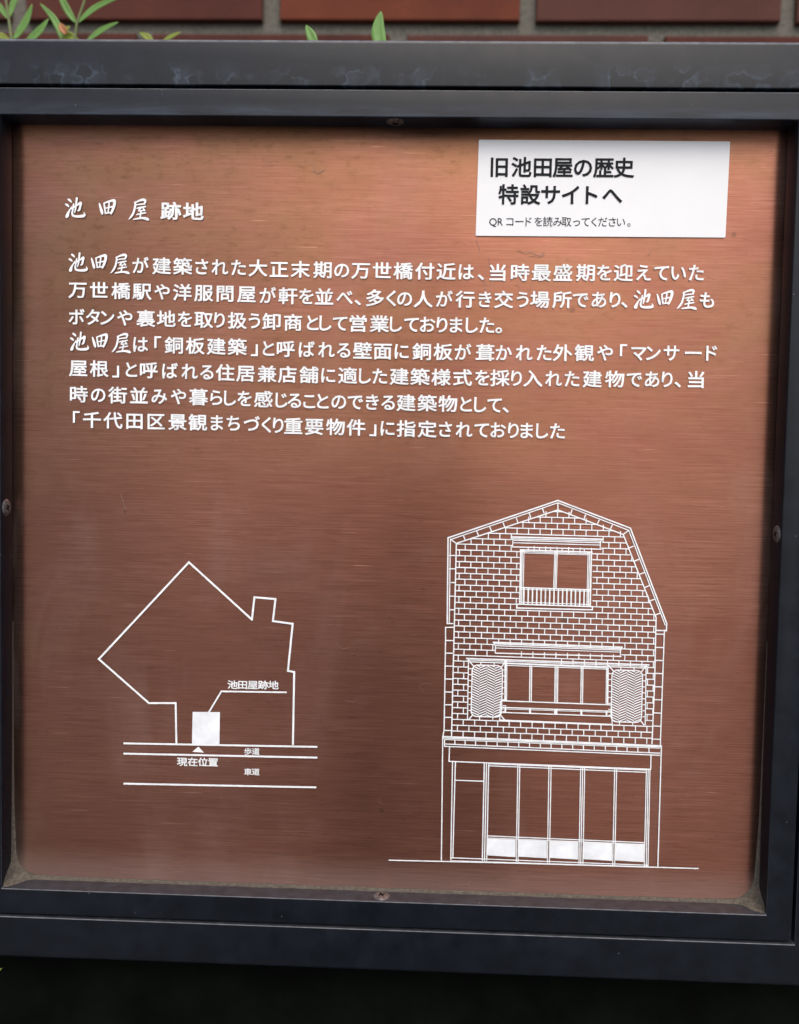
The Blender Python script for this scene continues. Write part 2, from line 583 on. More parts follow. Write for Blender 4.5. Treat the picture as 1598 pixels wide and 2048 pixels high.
def glyph(ch, off):
    k = (ch, off)
    if k in _cache:
        return _cache[k]
    cu = bpy.data.curves.new('t', 'FONT')
    cu.body = ch
    cu.size = 1.0
    cu.resolution_u = 3
    o = bpy.data.objects.new('t', cu)
    C.objects.link(o)
    dg = bpy.context.evaluated_depsgraph_get()
    me = bpy.data.meshes.new_from_object(o.evaluated_get(dg))
    vs = [v.co.copy() for v in me.vertices]
    fs = [list(p.vertices) for p in me.polygons]
    if off > 0:                                # rounded, heavier strokes: a ribbon and a disc along every outline
        key = lambda v: (round(v.x, 5), round(v.y, 5))
        cnt = {}
        for f in fs:
            for a, b in zip(f, f[1:] + f[:1]):
                ka, kb = key(vs[a]), key(vs[b])
                k2 = (ka, kb) if ka < kb else (kb, ka)
                cnt[k2] = cnt.get(k2, 0) + 1
        lay = 0
        seen = set()
        for (ka, kb), c_ in cnt.items():
            if c_ != 1:
                continue
            a, b = Vector((*ka, 0)), Vector((*kb, 0))
            if (b - a).length < 1e-5:
                continue
            t = (b - a).normalized()
            nr = Vector((-t.y, t.x, 0)) * off
            lay += 1
            zz = Vector((0, 0, 0.0004 + 0.00035 * (lay % 23)))
            n0 = len(vs)
            vs += [a + nr + zz, a - nr + zz, b - nr + zz, b + nr + zz]
            fs.append([n0, n0 + 1, n0 + 2, n0 + 3])
            for kk in (ka, kb):
                if kk in seen:
                    continue
                seen.add(kk)
                zd = 0.0004 + 0.00035 * (23 + lay % 13)
                n0 = len(vs)
                vs += [Vector((kk[0] + off * math.cos(q * math.pi / 4), kk[1] + off * math.sin(q * math.pi / 4), zd)) for q in range(8)]
                fs.append([n0 + q for q in range(8)])
    bpy.data.objects.remove(o)
    bpy.data.curves.remove(cu)
    bpy.data.meshes.remove(me)
    _cache[k] = (vs, fs)
    return _cache[k]


# three characters written with a brush: strokes as (x, y, width) in a 155-unit box, y down
BRUSH = {
    '池': [[(24, 12, 10), (38, 22, 13), (48, 34, 6)], [(4, 50, 10), (18, 58, 13), (28, 68, 6)],
          [(6, 150, 4), (14, 140, 19), (22, 118, 14), (40, 84, 7), (50, 66, 3)],
          [(36, 90, 5), (62, 74, 9), (92, 56, 10), (120, 38, 15), (118, 62, 13), (110, 92, 12), (96, 98, 4)],
          [(90, 2, 12), (86, 40, 11), (80, 82, 10), (74, 112, 6)],
          [(66, 48, 9), (58, 92, 10), (54, 122, 12), (66, 138, 13), (100, 142, 14), (138, 138, 17), (152, 130, 12), (146, 110, 4)]],
    '田': [[(6, 38, 8), (14, 64, 13), (26, 102, 16), (30, 118, 8)],
          [(40, 36, 6), (74, 24, 11), (110, 14, 15), (124, 18, 18), (122, 52, 16), (108, 92, 14), (98, 116, 8)],
          [(44, 42, 10), (48, 76, 10), (56, 112, 10)],
          [(84, 24, 9), (80, 64, 9), (74, 108, 8)],
          [(46, 76, 7), (76, 68, 8), (114, 60, 9)], [(52, 112, 8), (78, 108, 9), (106, 104, 10)]],
    '屋': [[(44, 26, 7), (80, 10, 11), (112, 2, 15), (128, 10, 14), (122, 34, 9)],
          [(60, 42, 7), (92, 36, 8), (120, 34, 9)],
          [(52, 20, 9), (48, 60, 12), (36, 104, 12), (16, 136, 10), (0, 152, 4)],
          [(62, 68, 7), (96, 60, 9), (130, 54, 8)],
          [(96, 64, 8), (78, 86, 8), (106, 84, 7), (122, 80, 9)], [(112, 68, 7), (124, 84, 10)],
          [(62, 116, 7), (96, 108, 9), (132, 102, 8)],
          [(96, 90, 9), (92, 118, 9), (88, 144, 9)],
          [(38, 152, 6), (72, 146, 10), (108, 142, 12), (142, 148, 17), (156, 156, 6)]]}


def brush_glyph(ch):
    vs, fs = [], []
    lay = 0
    for st_ in BRUSH[ch]:
        # smooth the stroke, then stamp overlapping discs joined by quads
        pts = []
        for i in range(len(st_) - 1):
            p0, p1, p2, p3 = st_[max(i - 1, 0)], st_[i], st_[i + 1], st_[min(i + 2, len(st_) - 1)]
            for k in range(6):
                t = k / 6
                pts.append(tuple(0.5 * (2 * p1[c] + (p2[c] - p0[c]) * t + (2 * p0[c] - 5 * p1[c] + 4 * p2[c] - p3[c]) * t * t
                                        + (3 * p1[c] - p0[c] - 3 * p2[c] + p3[c]) * t ** 3) for c in range(3)))
        pts.append(st_[-1])
        q = [(Vector((x / 155 * 0.95, 0.86 - y / 155 * 0.95, 0)), max(4, w_) / 155 * 0.64) for x, y, w_ in pts]
        for i, (c, r) in enumerate(q):
            lay += 1
            z = 0.0004 + 0.0003 * (lay % 29)
            n0 = len(vs)
            vs += [c + Vector((r * math.cos(a * math.pi / 5), r * math.sin(a * math.pi / 5), z)) for a in range(10)]
            fs.append([n0 + a for a in range(10)])
            if i:
                c0, r0 = q[i - 1]
                t = (c - c0)
                if t.length < 1e-6:
                    continue
                t.normalize()
                nn = Vector((-t.y, t.x, 0))
                zz = Vector((0, 0, z + 0.00015))
                n0 = len(vs)
                vs += [c0 + nn * r0 + zz, c0 - nn * r0 + zz, c - nn * r + zz, c + nn * r + zz]
                fs.append([n0, n0 + 1, n0 + 2, n0 + 3])
    return vs, fs


PUNCT = set('、。')


def ybase(anchors, x):
    a = anchors
    if x <= a[0][0]:
        return a[0][1]
    for (x0, y0), (x1, y1) in zip(a, a[1:]):
        if x <= x1:
            return y0 + (y1 - y0) * (x - x0) / (x1 - x0)
    return a[-1][1]


def text_line(chars, xs, anchors, em, parent, mat, off=0.02, sy=0.9, sx=1.0, Y=0.0, brush=(), Yc=0.41, slope=0.0, reisho=True):
    """one printed line: each character centred on its own spot of the plate"""
    V, Fc = [], []
    for i, (ch, x) in enumerate(zip(chars, xs)):
        if ch == ' ':
            continue
        vs, fs = brush_glyph(ch) if i in brush else glyph(ch, off)
        if not vs:
            continue
        cx = (min(v.x for v in vs) + max(v.x for v in vs)) / 2
        p = at(x, ybase(anchors, x), Y)
        e = em * PX
        b = i in brush
        n0 = len(V)
        for v in vs:
            u, w_ = v.x - cx, v.y - Yc
            if reisho and not b:
                w_ *= sy
                w_ += 0.035 * (u * u * 4 - 0.3) * (1 if w_ < 0 else 0.3) * -0.6   # bars sag like clerical script
                u *= sx * (0.88 if 0x3040 < ord(ch) < 0x30FB else 1.0)
            elif b:
                w_ += 0.02
            else:
                w_ *= sy
                u *= sx
            V.append((p.x + u * e, Y - 0.00012 - v.z * e - 0.0001, p.z + w_ * e))
        for f in fs:
            Fc.append([n0 + k for k in f])
    me = bpy.data.meshes.new('lettering')
    me.from_pydata(V, [], Fc)
    return link('lettering', me, mat, parent)


L1 = ('池田屋が建築された大正末期の万世橋付近は、当時最盛期を迎えていた',
      [156.8, 198.3, 240.4, 281.6, 323.7, 365.7, 403.8, 440.1, 477.4, 516.3, 558.3, 600.9, 645.2, 683.5, 721.5, 764.1, 806.4,
       849.6, 892.2, 932.5, 962, 995.3, 1040.3, 1082.7, 1125.6, 1171, 1208.4, 1246.7, 1287.2, 1322.8, 1357.1, 1392.4],
      [(157, 525), (240, 528), (282, 530), (516, 535), (558, 537.4), (932, 542.6), (995, 544), (1392, 544.5)], (0, 1, 2))
L2 = ('万世橋駅や洋服問屋が軒を並べ、多くの人が行き交う場所であり、池田屋も',
      [155.5, 198.3, 242.2, 284.3, 324.5, 365, 407.8, 450.4, 493.2, 535.8, 576.1, 612.7, 648.7, 689.3, 715.7, 750.3, 782.5,
       809.3, 846.7, 888.5, 930.2, 970.1, 1007.5, 1045.2, 1079.6, 1124.1, 1160.9, 1197.7, 1229.9, 1248.9, 1287.5, 1329.5,
       1374, 1413.8],
      [(155, 578.5), (493, 587), (536, 590), (847, 597), (1007, 598), (1414, 599)], (30, 31, 32))
L3 = ('ボタンや裏地を取り扱う卸商として営業しておりました。',
      [153.6, 186.2, 215.1, 250.1, 292.1, 332.9, 370.2, 407.8, 439.3, 474.8, 509, 543, 586.2, 625.6, 651, 680.3, 716.3,
       758.9, 792, 823.1, 855.3, 884.1, 912.3, 943.7, 973.8, 997.7],
      [(154, 632.7), (509, 640.6), (586, 644), (912, 649), (998, 649.8)], ())
L4 = ('池田屋は「銅板建築」と呼ばれる壁面に銅板が葺かれた外観や「マンサード',
      [159.4, 200.2, 243, 281.6, 315.8, 347.9, 390.7, 432.8, 474.8, 509, 537.3, 571.8, 613.6, 653, 687.5, 725, 765.5, 803.5,
       843.3, 886.1, 925.9, 970.1, 1007.5, 1048.3, 1088.2, 1125, 1168.5, 1209.9, 1246.7, 1277.4, 1306.5, 1342.7, 1386.3, 1423],
      [(159, 683), (282, 687.6), (475, 692.9), (537, 696), (765, 701), (1007, 704.5), (1423, 705)], (0, 1, 2))
L5 = ('屋根」と呼ばれる住居兼店舗に適した建築様式を採り入れた建物であり、当',
      [156.8, 198.8, 231.7, 263.2, 297.9, 340.2, 379.7, 413.8, 450.6, 491.1, 534.4, 574.7, 617.9, 656.7, 695.6, 730.1, 759.8,
       798.6, 840.1, 882.1, 925.3, 964.6, 999.9, 1033, 1065.8, 1107.2, 1144, 1184.5, 1229.2, 1268.2, 1304, 1334.1, 1355.6,
       1391.8],
      [(157, 735), (491, 745.4), (575, 748), (882, 753.5), (1144, 756.7), (1392, 758)], ())
L6 = ('時の街並みや暮らしを感じることのできる建築物として、',
      [158.1, 196.7, 235.6, 278.2, 318.9, 357.3, 397.3, 432.7, 460.3, 489.3, 527, 563.2, 589.1, 618.7, 645.8, 677.7, 710.6,
       744.5, 776.2, 812.2, 854.5, 895.6, 932.2, 960.4, 989.1, 1011.5],
      [(158, 787.5), (433, 794), (619, 801), (854, 805.3), (989, 808.8)], ())
L7 = ('「千代田区景観まちづくり重要物件」に指定されておりました',
      [152.9, 184.4, 226.4, 269.3, 312.6, 355.2, 395.9, 434, 466.9, 503.7, 533, 556.6, 586.8, 628.8, 671.1, 712.3, 746, 775.3,
       812.2, 854.5, 890.8, 928.2, 963.3, 996.2, 1026.8, 1053.5, 1084.2, 1114.9],
      [(153, 838), (467, 845.3), (587, 851), (854, 857.1), (1115, 861)], ())
for (s, xs, an, br) in (L1, L2, L3, L4, L5, L6, L7):
    assert len(s) == len(xs), (s, len(s), len(xs))
    text_line(s, xs, an, 39.5, sign, PAINT, 0.019, 0.88, 1.0, 0.0, br)
text_line('池田屋跡地', [151, 215, 278, 342, 387], [(151, 416), (387, 422)], 42, sign, PAINT, 0.028, 0.86, 1.0, 0, (0, 1, 2))
text_line('池田屋跡地', [465.5, 485.5, 505.5, 526.5, 547], [(465, 1368.5), (547, 1369.5)], 22, sign, PAINT, 0.022, 0.85)
text_line('現在位置', [364.5, 385.5, 406, 426.5], [(364, 1522.5), (426, 1523.5)], 22, sign, PAINT, 0.022, 0.85)
text_line('歩道', [496, 511.5], [(496, 1502), (512, 1502)], 17, sign, PAINT, 0.016, 0.9)
text_line('車道', [496, 511.5], [(496, 1543), (512, 1543)], 17, sign, PAINT, 0.016, 0.9)

# ------------------------------------------------------------------ line drawings
YL = -0.00022


class Draw:
    def __init__(self):
        self.V, self.F = [], []

    def seg(self, a, b, w, cap=False):
        A, B = at(a[0], a[1], 0), at(b[0], b[1], 0)
        d = B - A
        if d.length < 1e-7:
            return
        d.normalize()
        h = w * PX / 2 * 0.9
        nrm = Vector((-d.z, 0, d.x)) * h
        if cap:
            A = A - d * h * 0.8
            B = B + d * h * 0.8
        n = len(self.V)
        yy = YL - 0.0000004 * (len(self.F) % 37)
        self.V += [(p.x, yy, p.z) for p in (A + nrm, A - nrm, B - nrm, B + nrm)]
        self.F.append((n, n + 3, n + 2, n + 1))

    def poly(self, pts, w, closed=False):
        q = list(pts) + ([pts[0]] if closed else [])
        for a, b in zip(q, q[1:]):
            self.seg(a, b, w, True)
        return self

    def fill(self, pts):
        n = len(self.V)
        for p in pts:
            q = at(p[0], p[1], 0)
            self.V.append((q.x, YL + 0.00003, q.z))
        self.F.append(tuple(range(n, n + len(pts))))

    def dot(self, c, r):
        self.fill([(c[0] + r * math.cos(k * math.pi / 6), c[1] + r * math.sin(k * math.pi / 6)) for k in range(12)])

    def build(self, name, mat):
        me = bpy.data.meshes.new(name)
        me.from_pydata(self.V, [], self.F)
        return link(name, me, mat, sign)


d = Draw()
outline = [(353, 1486), (351.5, 1406), (298, 1406), (198, 1318), (378, 1124.5), (504, 1239), (509, 1194.5), (551, 1198),
           (546, 1242), (585.5, 1247.5), (576, 1341.5), (588.5, 1344), (586, 1488)]
d.poly(outline, 4.4)
for p in outline:
    d.dot(p, 2.2)
for a, b in (((249, 1486.5), (633, 1493.5)), ((249, 1507), (633, 1515)), ((249, 1567), (631, 1574.5))):
    d.seg(a, b, 4.2)
    d.dot(a, 2.1)
    d.dot(b, 2.1)
d.poly([(418, 1424), (443, 1382.5), (572, 1384.5)], 3.6)
d.dot((572, 1384.5), 1.8)
d.fill([(385, 1503.5), (408, 1505), (397, 1493)])
d.build('site_map', PAINT)
d = Draw()
d.fill([(385.5, 1423.5), (440, 1424), (439, 1489), (384, 1488)])
d.build('site_marker', FILL)


def z6(x, y): return (850 + x / 3.015, 980 + y / 3.015)
def z7(x, y): return (850 + x / 3.015, 1250 + y / 3.015)
def z8(x, y): return (750 + x / 2.283, 1480 + y / 2.283)


def inpoly(p, poly):
    c = False
    for (x0, y0), (x1, y1) in zip(poly, poly[1:] + poly[:1]):
        if (y0 > p[1]) != (y1 > p[1]) and p[0] < (x1 - x0) * (p[1] - y0) / (y1 - y0) + x0:
            c = not c
    return c


d = Draw()
T = 2.5
# roof and wall outlines
d.poly([z7(107, 675), z7(115, 635), z6(124, 900), z6(124, 828), z6(170, 828)], T)
d.poly([z6(134, 805), z6(139, 288), z6(801, 63), z6(1238, 230), z6(1457, 805), z6(1455, 848), z6(1393, 846)], T + 0.4)
d.poly([z6(146, 800), z6(153, 299), z6(801, 77), z6(1228, 243), z6(1448, 815)], T - 0.3)
d.poly([z7(160, 668), z6(178, 762), z6(189, 322), z6(801, 120), z6(1195, 268), z6(1393, 770), z7(1383, 380), z7(1368, 715)], T + 0.2)
d.poly([z6(1443, 850), z7(1443, 30), z7(1418, 725)], T)
d.seg(z6(1393, 868), z6(1443, 870), T)
d.seg(z6(134, 805), z6(172, 805), T)
d.seg(z6(152, 295), z6(188, 322), T)
d.seg(z6(1228, 243), z6(1195, 268), T)
d.seg(z6(801, 78), z6(801, 120), T)
for a in ((708, 112, 718, 140), (628, 140, 638, 168), (550, 168, 560, 196), (470, 195, 480, 222), (390, 222, 402, 250),
          (312, 248, 323, 276), (232, 276, 243, 302), (887, 117, 878, 145), (968, 148, 958, 176), (1050, 180, 1038, 208),
          (1130, 210, 1115, 238), (1228, 350, 1258, 338), (1258, 430, 1290, 418), (1290, 510, 1325, 496),
          (1320, 590, 1352, 576), (1350, 670, 1385, 658), (1385, 755, 1418, 742)):
    d.seg(z6(*a[:2]), z6(*a[2:]), T)
for y in (395, 475, 558, 640, 722):
    d.seg(z6(144, y), z6(182, y), T)
for y in (93, 169, 247, 325, 403, 480, 556, 635):
    d.seg(z7(122 - y * 0.012, y), z7(176 - y * 0.016, y + 1), T)
for y in (135, 213, 292, 372, 450, 530, 609, 688):
    d.seg(z7(1388 - y * 0.03, y - 1), z7(1442 - y * 0.035, y + 1), T)
# brickwork, clipped to the wall and away from the windows
W = [z7(160, 668), z6(178, 762), z6(189, 322), z6(801, 120), z6(1195, 268), z6(1393, 770), z7(1383, 380), z7(1368, 715)]
holes = [[z6(520, 278), z6(1070, 292), z6(1062, 352), z6(528, 340)],
         [z6(573, 358), z6(1008, 372), z6(1010, 724), z6(553, 712), z6(555, 686), z6(570, 686)],
         [z7(412, 100), z7(1190, 130), z7(1180, 190), z7(425, 172)],
         [z7(248, 200), z7(1350, 238), z7(1335, 262), z7(1328, 608), z7(1128, 600), z7(455, 572), z7(262, 566), z7(262, 225)]]


def inside(p):
    return inpoly(p, W) and not any(inpoly(p, h) for h in holes)


X0, Y0r, PITCH = 909.0, 980 + 127 / 3.015, 35.25 / 3.015
SL = 0.0335
rowsy = []
k = 0
while True:
    y = Y0r + PITCH * k - 0.032 * (1115 - X0) + 2.0
    if y > 1475:
        break
    rowsy.append(y)
    k += 1


def rowpt(y, x):
    return (x, y + (SL - 0.004 * (1300 - y) / 200) * (x - X0))


BWD = 69.2 / 3.015
for k, y in enumerate(rowsy):
    xs = [885 + 0.5 * i for i in range(920)]
    start = None
    last = None
    for x in xs:
        p = rowpt(y, x)
        if inside(p):
            if start is None:
                start = p
            last = p
        elif start is not None:
            if last[0] - start[0] > 1.0:
                d.seg(start, last, 2.35)
            start = None
    if k + 1 < len(rowsy):
        y2 = rowsy[k + 1]
        off = 0 if k % 2 else BWD / 2
        lean = -0.021 * (y - 1270) * 0.55
        for i in range(-1, 20):
            x = X0 + 8 + off + BWD * i + lean
            a, b = rowpt(y, x), rowpt(y2, x - 0.25)
            mid = ((a[0] + b[0]) / 2, (a[1] + b[1]) / 2)
            if inside(mid) and (inside((a[0], a[1] + 1.5)) or inside((b[0], b[1] - 1.5))):
                d.seg(a, b, 2.2)
# upper cornice and window
d.poly([z6(520, 283), z6(1068, 297)], 3.4)
d.poly([z6(526, 294), z6(1062, 308)], 2.2)
d.poly([z6(532, 303), z6(1060, 318)], 2.2)
d.poly([z6(535, 318), z6(1060, 332)], 2.0)
d.poly([z6(520, 283), z6(530, 300), z6(528, 338)], 2.2)
d.poly([z6(1068, 297), z6(1056, 315), z6(1056, 350)], 2.2)
d.poly([z6(528, 343), z6(1062, 357)], 2.6)
for x in (622, 690, 757, 826, 893, 960):
    d.seg(z6(x, 345 + (x - 528) * 0.025), z6(x, 364 + (x - 528) * 0.03), 2.2)
for (x, t) in ((578, 3.4), (587, 2.2), (597, 1.8)):
    d.seg(z6(x, 360), z6(x - 7, 692), t)
for (x, t) in ((1003, 3.4), (992, 2.2), (983, 1.8)):
    d.seg(z6(x, 370), z6(x - 8, 704), t)
for (x, t) in ((782, 1.8), (790, 2.2), (798, 1.8)):
    d.seg(z6(x, 366), z6(x - 7, 592), t)
d.poly([z6(575, 361), z6(1006, 375)], 3.2)
d.poly([z6(590, 371), z6(990, 384)], 1.8)
d.poly([z6(597, 379), z6(985, 391)], 1.6)
d.poly([z6(575, 588), z6(1000, 602)], 3.0)
d.poly([z6(572, 598), z6(1000, 611)], 1.6)
for i in range(16):
    x = 597 + i * 25.9
    d.seg(z6(x, 590 + i * 0.9), z6(x - 2, 688 + i * 0.9), 3.1)
d.poly([z6(580, 676), z6(990, 690)], 1.8)
d.poly([z6(555, 688), z6(1010, 703), z6(1008, 722), z6(553, 711)], 3.0, True)
# middle cornice
d.poly([z7(412, 104), z7(1188, 134)], 3.2)
d.poly([z7(418, 113), z7(1184, 143)], 2.4)
d.poly([z7(424, 124), z7(1180, 151)], 2.2)
d.poly([z7(426, 138), z7(1180, 163)], 1.8)
d.poly([z7(412, 104), z7(424, 126), z7(424, 170)], 2.2)
d.poly([z7(1188, 134), z7(1178, 155), z7(1177, 192)], 2.2)
d.poly([z7(424, 169), z7(1180, 189)], 2.8)
# window head moulding
d.poly([z7(250, 201), z7(1350, 240)], 3.0)
d.poly([z7(256, 210), z7(1345, 249)], 2.0)
d.poly([z7(262, 221), z7(1335, 259)], 2.4)
d.poly([z7(488, 232), z7(1105, 258)], 2.2)
d.poly([z7(492, 243), z7(1098, 266)], 1.8)
for (x, t) in ((484, 3.6), (493, 2.0)):
    d.seg(z7(x, 207), z7(x - 1, 455), t)
for (x, t) in ((633, 2.4), (643, 2.4), (785, 2.4), (793, 1.6), (801, 2.4), (942, 2.4), (952, 2.4), (1094, 2.0), (1103, 3.6)):
    d.seg(z7(x, 238 + (x - 484) * 0.035), z7(x - 3, 455 + (x - 484) * 0.035), t)
d.poly([z7(458, 456), z7(1122, 481)], 2.6)
d.poly([z7(456, 496), z7(1122, 519)], 2.6)
d.poly([z7(456, 505), z7(1122, 527)], 1.4)
d.poly([z7(455, 526), z7(1122, 550)], 2.4)
d.poly([z7(450, 572), z7(1128, 599)], 2.4)
d.seg(z7(455, 456), z7(450, 572), 2.4)
d.seg(z7(1124, 481), z7(1128, 600), 2.4)
for (x, t) in ((484, 3.5), (633, 4.5), (788, 7.5), (942, 4.5), (1094, 3.8)):
    yy = 500 + (x - 456) * 0.034
    d.seg(z7(x, yy), z7(x, yy + 26), t)


# shutters with woven fill inside rounded frames
def rrect(x0, y0, x1, y1, r, sk):
    pts = []
    for cx, cy, a0 in ((x1 - r, y0 + r, -90), (x1 - r, y1 - r, 0), (x0 + r, y1 - r, 90), (x0 + r, y0 + r, 180)):
        for k in range(7):
            a = math.radians(a0 + 15 * k)
            x, y = cx + r * math.cos(a), cy + r * math.sin(a)
            pts.append((x - (y - y0) * 0.025, y + (x - x0) * sk))
    return pts


for (x0, y0, x1, y1, fx0, fx1) in ((285, 240, 468, 550, 262, 492), (1128, 270, 1312, 582, 1105, 1333)):
    rr = rrect(x0, y0, x1, y1, 34, 0.03)
    d.poly([z7(*p) for p in rr], 2.6, True)
    poly = rr
    ncol = 4
    cwid = (x1 - x0) / ncol
    y = y0 - 26
    while y < y1 + 30:
        for c in range(ncol):
            xa, xb = x0 + c * cwid, x0 + (c + 1) * cwid
            ya, yb = (y, y + 20) if c % 2 == 0 else (y + 27.7, y + 7.7)
            segs = []
            for s in range(9):
                t0, t1 = s / 9, (s + 1) / 9
                pa = (xa + (xb - xa) * t0, ya + (yb - ya) * t0)
                pb = (xa + (xb - xa) * t1, ya + (yb - ya) * t1)
                lean = lambda p: (p[0] - (p[1] - y0) * 0.025, p[1] + (p[0] - x0) * 0.03)
                pa, pb = lean(pa), lean(pb)
                if inpoly(pa, poly) and inpoly(pb, poly):
                    segs.append((pa, pb))
            if segs:
                d.seg(z7(*segs[0][0]), z7(*segs[-1][1]), 2.5)
        y += 15.4
    k = 0.03
    # mitred surround
    for a in ((fx0, y0 - 30, x0 + 12, y0 + 10), (fx1 - 4, y0 - 26, x1 - 8, y0 + 12), (fx0, y1 + 20, x0 + 2, y1 - 10), (fx1 - 12, y1 + 20, x1 - 12, y1 - 8)):
        if (a[0] > 480 and a[0] < 500 and a[1] > 500) or (1090 < a[0] < 1110 and a[1] > 500):
            continue
        d.seg(z7(a[0], a[1] + 2), z7(a[2], a[3] + 2), 2.6)
    outer = fx0 if x0 < 600 else fx1
    d.seg(z7(outer, y0 - 28), z7(outer - 6, y1 + 22), 2.4)
    for yy in range(int(y0) + 22, int(y1) - 10, 36):
        d.seg(z7(fx0, yy), z7(x0 - 2, yy + 1), 2.2)
        d.seg(z7(x1, yy + 8), z7(fx1 - 2, yy + 9), 2.2)
    for xx in (x0 + 52, x0 + 132):
        d.seg(z7(xx, y0 - 16), z7(xx, y0 + 2), 2.2)
        d.seg(z7(xx - 8, y1 + 2), z7(xx - 8, y1 + 20), 2.2)
# string course between storeys
d.poly([z7(107, 672), z7(1425, 728)], 3.2)
d.poly([z7(107, 681), z7(1425, 735)], 2.2)
d.poly([z7(118, 690), z7(1415, 742)], 1.8)
d.poly([z7(118, 717), z7(1415, 772)], 2.4)
d.poly([z7(118, 731), z7(1415, 785)], 2.4)
d.seg(z7(118, 690), z7(117, 731), 2.2)
for x in (180, 242, 305, 370, 435, 500, 565, 630, 695, 760, 825, 890, 955, 1020, 1087, 1155, 1218, 1283, 1350):
    yy = 688 + (x - 118) * 0.0405
    d.seg(z7(x, yy), z7(x, yy + 30), 2.3)
# ground floor
d.seg(z7(107, 675), z8(303, 549), T)
d.seg(z7(1425, 728), z8(1291, 577), T)
d.poly([z8(340, 30), z8(338, 97), z8(1258, 133), z8(1260, 68)], T)
d.seg(z8(354, 98), z8(346, 550), 2.4)
d.seg(z8(367, 98), z8(355, 540), 2.4)
d.seg(z8(367, 183), z8(497, 188), 2.4)
for (a, b, t) in ((499, 490, 2.6), (509, 500, 2.4), (519, 510, 2.4), (652, 645, 2.2), (661, 653, 2.2), (794, 787, 2.2),
                  (804, 796, 2.2), (939, 931, 2.2), (948, 939, 2.2), (957, 949, 2.2), (1094, 1085, 2.2), (1103, 1094, 2.2),
                  (1239, 1229, 2.2), (1247, 1238, 2.2), (1255, 1246, 2.2)):
    f = (a - 499) / 756
    d.seg(z8(a, 104 + 31 * f), z8(b, 550 + 26 * f), t)
d.seg(z8(518, 108), z8(1240, 137), 2.2)
d.seg(z8(518, 117), z8(1240, 147), 2.2)
d.seg(z8(512, 437), z8(1230, 468), 2.3)
d.seg(z8(512, 446), z8(1230, 476), 1.6)
d.seg(z8(349, 537), z8(1246, 571), 2.2)
d.seg(z8(346, 550), z8(1246, 577), 1.4)
d.poly([z8(64, 548), z8(620, 561), z8(1475, 586)], 2.6)
d.build('house_drawing', PAINT)
d = Draw()
for (x0, x1) in ((512, 642), (656, 785), (799, 928), (952, 1083), (1097, 1228)):
    d.fill([z8(x0 + 1, 449 + (x0 - 512) * 0.039), z8(x1, 449 + (x1 - 512) * 0.039), z8(x1 - 1, 529 + (x1 - 512) * 0.039),
            z8(x0 - 1, 526 + (x0 - 512) * 0.039)])
d.build('panel_fill', FILL)

# scratches and dried drips on the plate
d = Draw()
for pts, t in (([(903, 1769.5), (925, 1768.5), (938, 1768), (941, 1761)], 0.9), ([(518, 1750), (560, 1752), (640, 1758)], 0.6),
               ([(242, 988), (247, 1004), (252, 1020)], 0.8), ([(1035, 500), (1052, 507), (1060, 503), (1080, 512), (1089, 504)], 1.0),
               ([(1060, 511), (1078, 514), (1090, 509)], 0.7), ([(1298, 509), (1304, 501)], 0.9), ([(952, 478), (960, 500), (958, 512)], 0.6),
               ([(628, 340), (636, 346), (648, 338)], 0.8), ([(978, 515), (985, 560), (979, 590)], 0.5),
               ([(620, 318), (626, 330), (629, 342)], 0.5)):
    for a, b in zip(pts, pts[1:]):
        d.seg(a, b, t, True)
for (x, y, rx, ry, a0, a1) in ((703, 1396, 13, 7, 20, 170), (852, 1374, 13, 8, 100, 330), (690, 1284, 18, 13, 10, 175), (768, 1600, 10, 8, 90, 220),
                                (636, 334, 12, 12, 20, 150), (540, 318, 10, 12, 30, 160), (1050, 560, 14, 26, 10, 170), (1080, 575, 9, 14, 20, 160), (985, 560, 16, 40, 100, 250)):
    ang = [math.radians(a0 + (a1 - a0) * k / 9) for k in range(10)]
    for a, b in zip(ang, ang[1:]):
        d.seg((x + rx * math.cos(a), y + ry * math.sin(a)), (x + rx * math.cos(b), y + ry * math.sin(b)), 0.45)
for _ in range(46):
    x, y = random.uniform(70, 1500), random.uniform(300, 1740)
    d.dot((x, y), random.uniform(0.5, 1.1))
d.build('scratch', SCRATCH)['kind'] = 'stuff'

# ------------------------------------------------------------------ sticker on the plate
bm = bmesh.new()
cs = [at(*p, -0.0002) for p in ((957.8, 279.6), (1460.2, 283), (1450.7, 475.2), (951.3, 471.6))]
rc = []
for i, c in enumerate(cs):
    a, b = cs[i - 1], cs[(i + 1) % 4]
    va, vb = (a - c).normalized() * 0.0008, (b - c).normalized() * 0.0008
    for k in range(4):
        t = k / 3
        rc.append(c + va * (1 - t) ** 2 + vb * t ** 2)
vs = [bm.verts.new((p.x, -0.00035, p.z)) for p in rc]
bm.faces.new(vs)
r_ = bmesh.ops.extrude_face_region(bm, geom=list(bm.faces))
for v in r_['geom']:
    if isinstance(v, bmesh.types.BMVert):
        v.co.y += 0.0003
bmesh.ops.recalc_face_normals(bm, faces=bm.faces)
st = link('sticker', bm, PAPER)
tag(st, 'white rectangular sticker with black Japanese text at the top right of the copper plate', 'sticker')
YS = -0.00036
text_line('旧池田屋の歴史', [998.5, 1043, 1085.6, 1125.6, 1166, 1207, 1248], [(998, 334), (1248, 335.5)], 42, st, INK,
          0.022, 0.97, 0.98, YS, (), 0.38, 0, False)
text_line('特設サイトへ', [1017, 1060.7, 1101, 1141, 1183, 1224.5], [(1015, 389), (1224, 390.5)], 42, st, INK, 0.022, 0.97,
          0.98, YS, (), 0.38, 0, False)
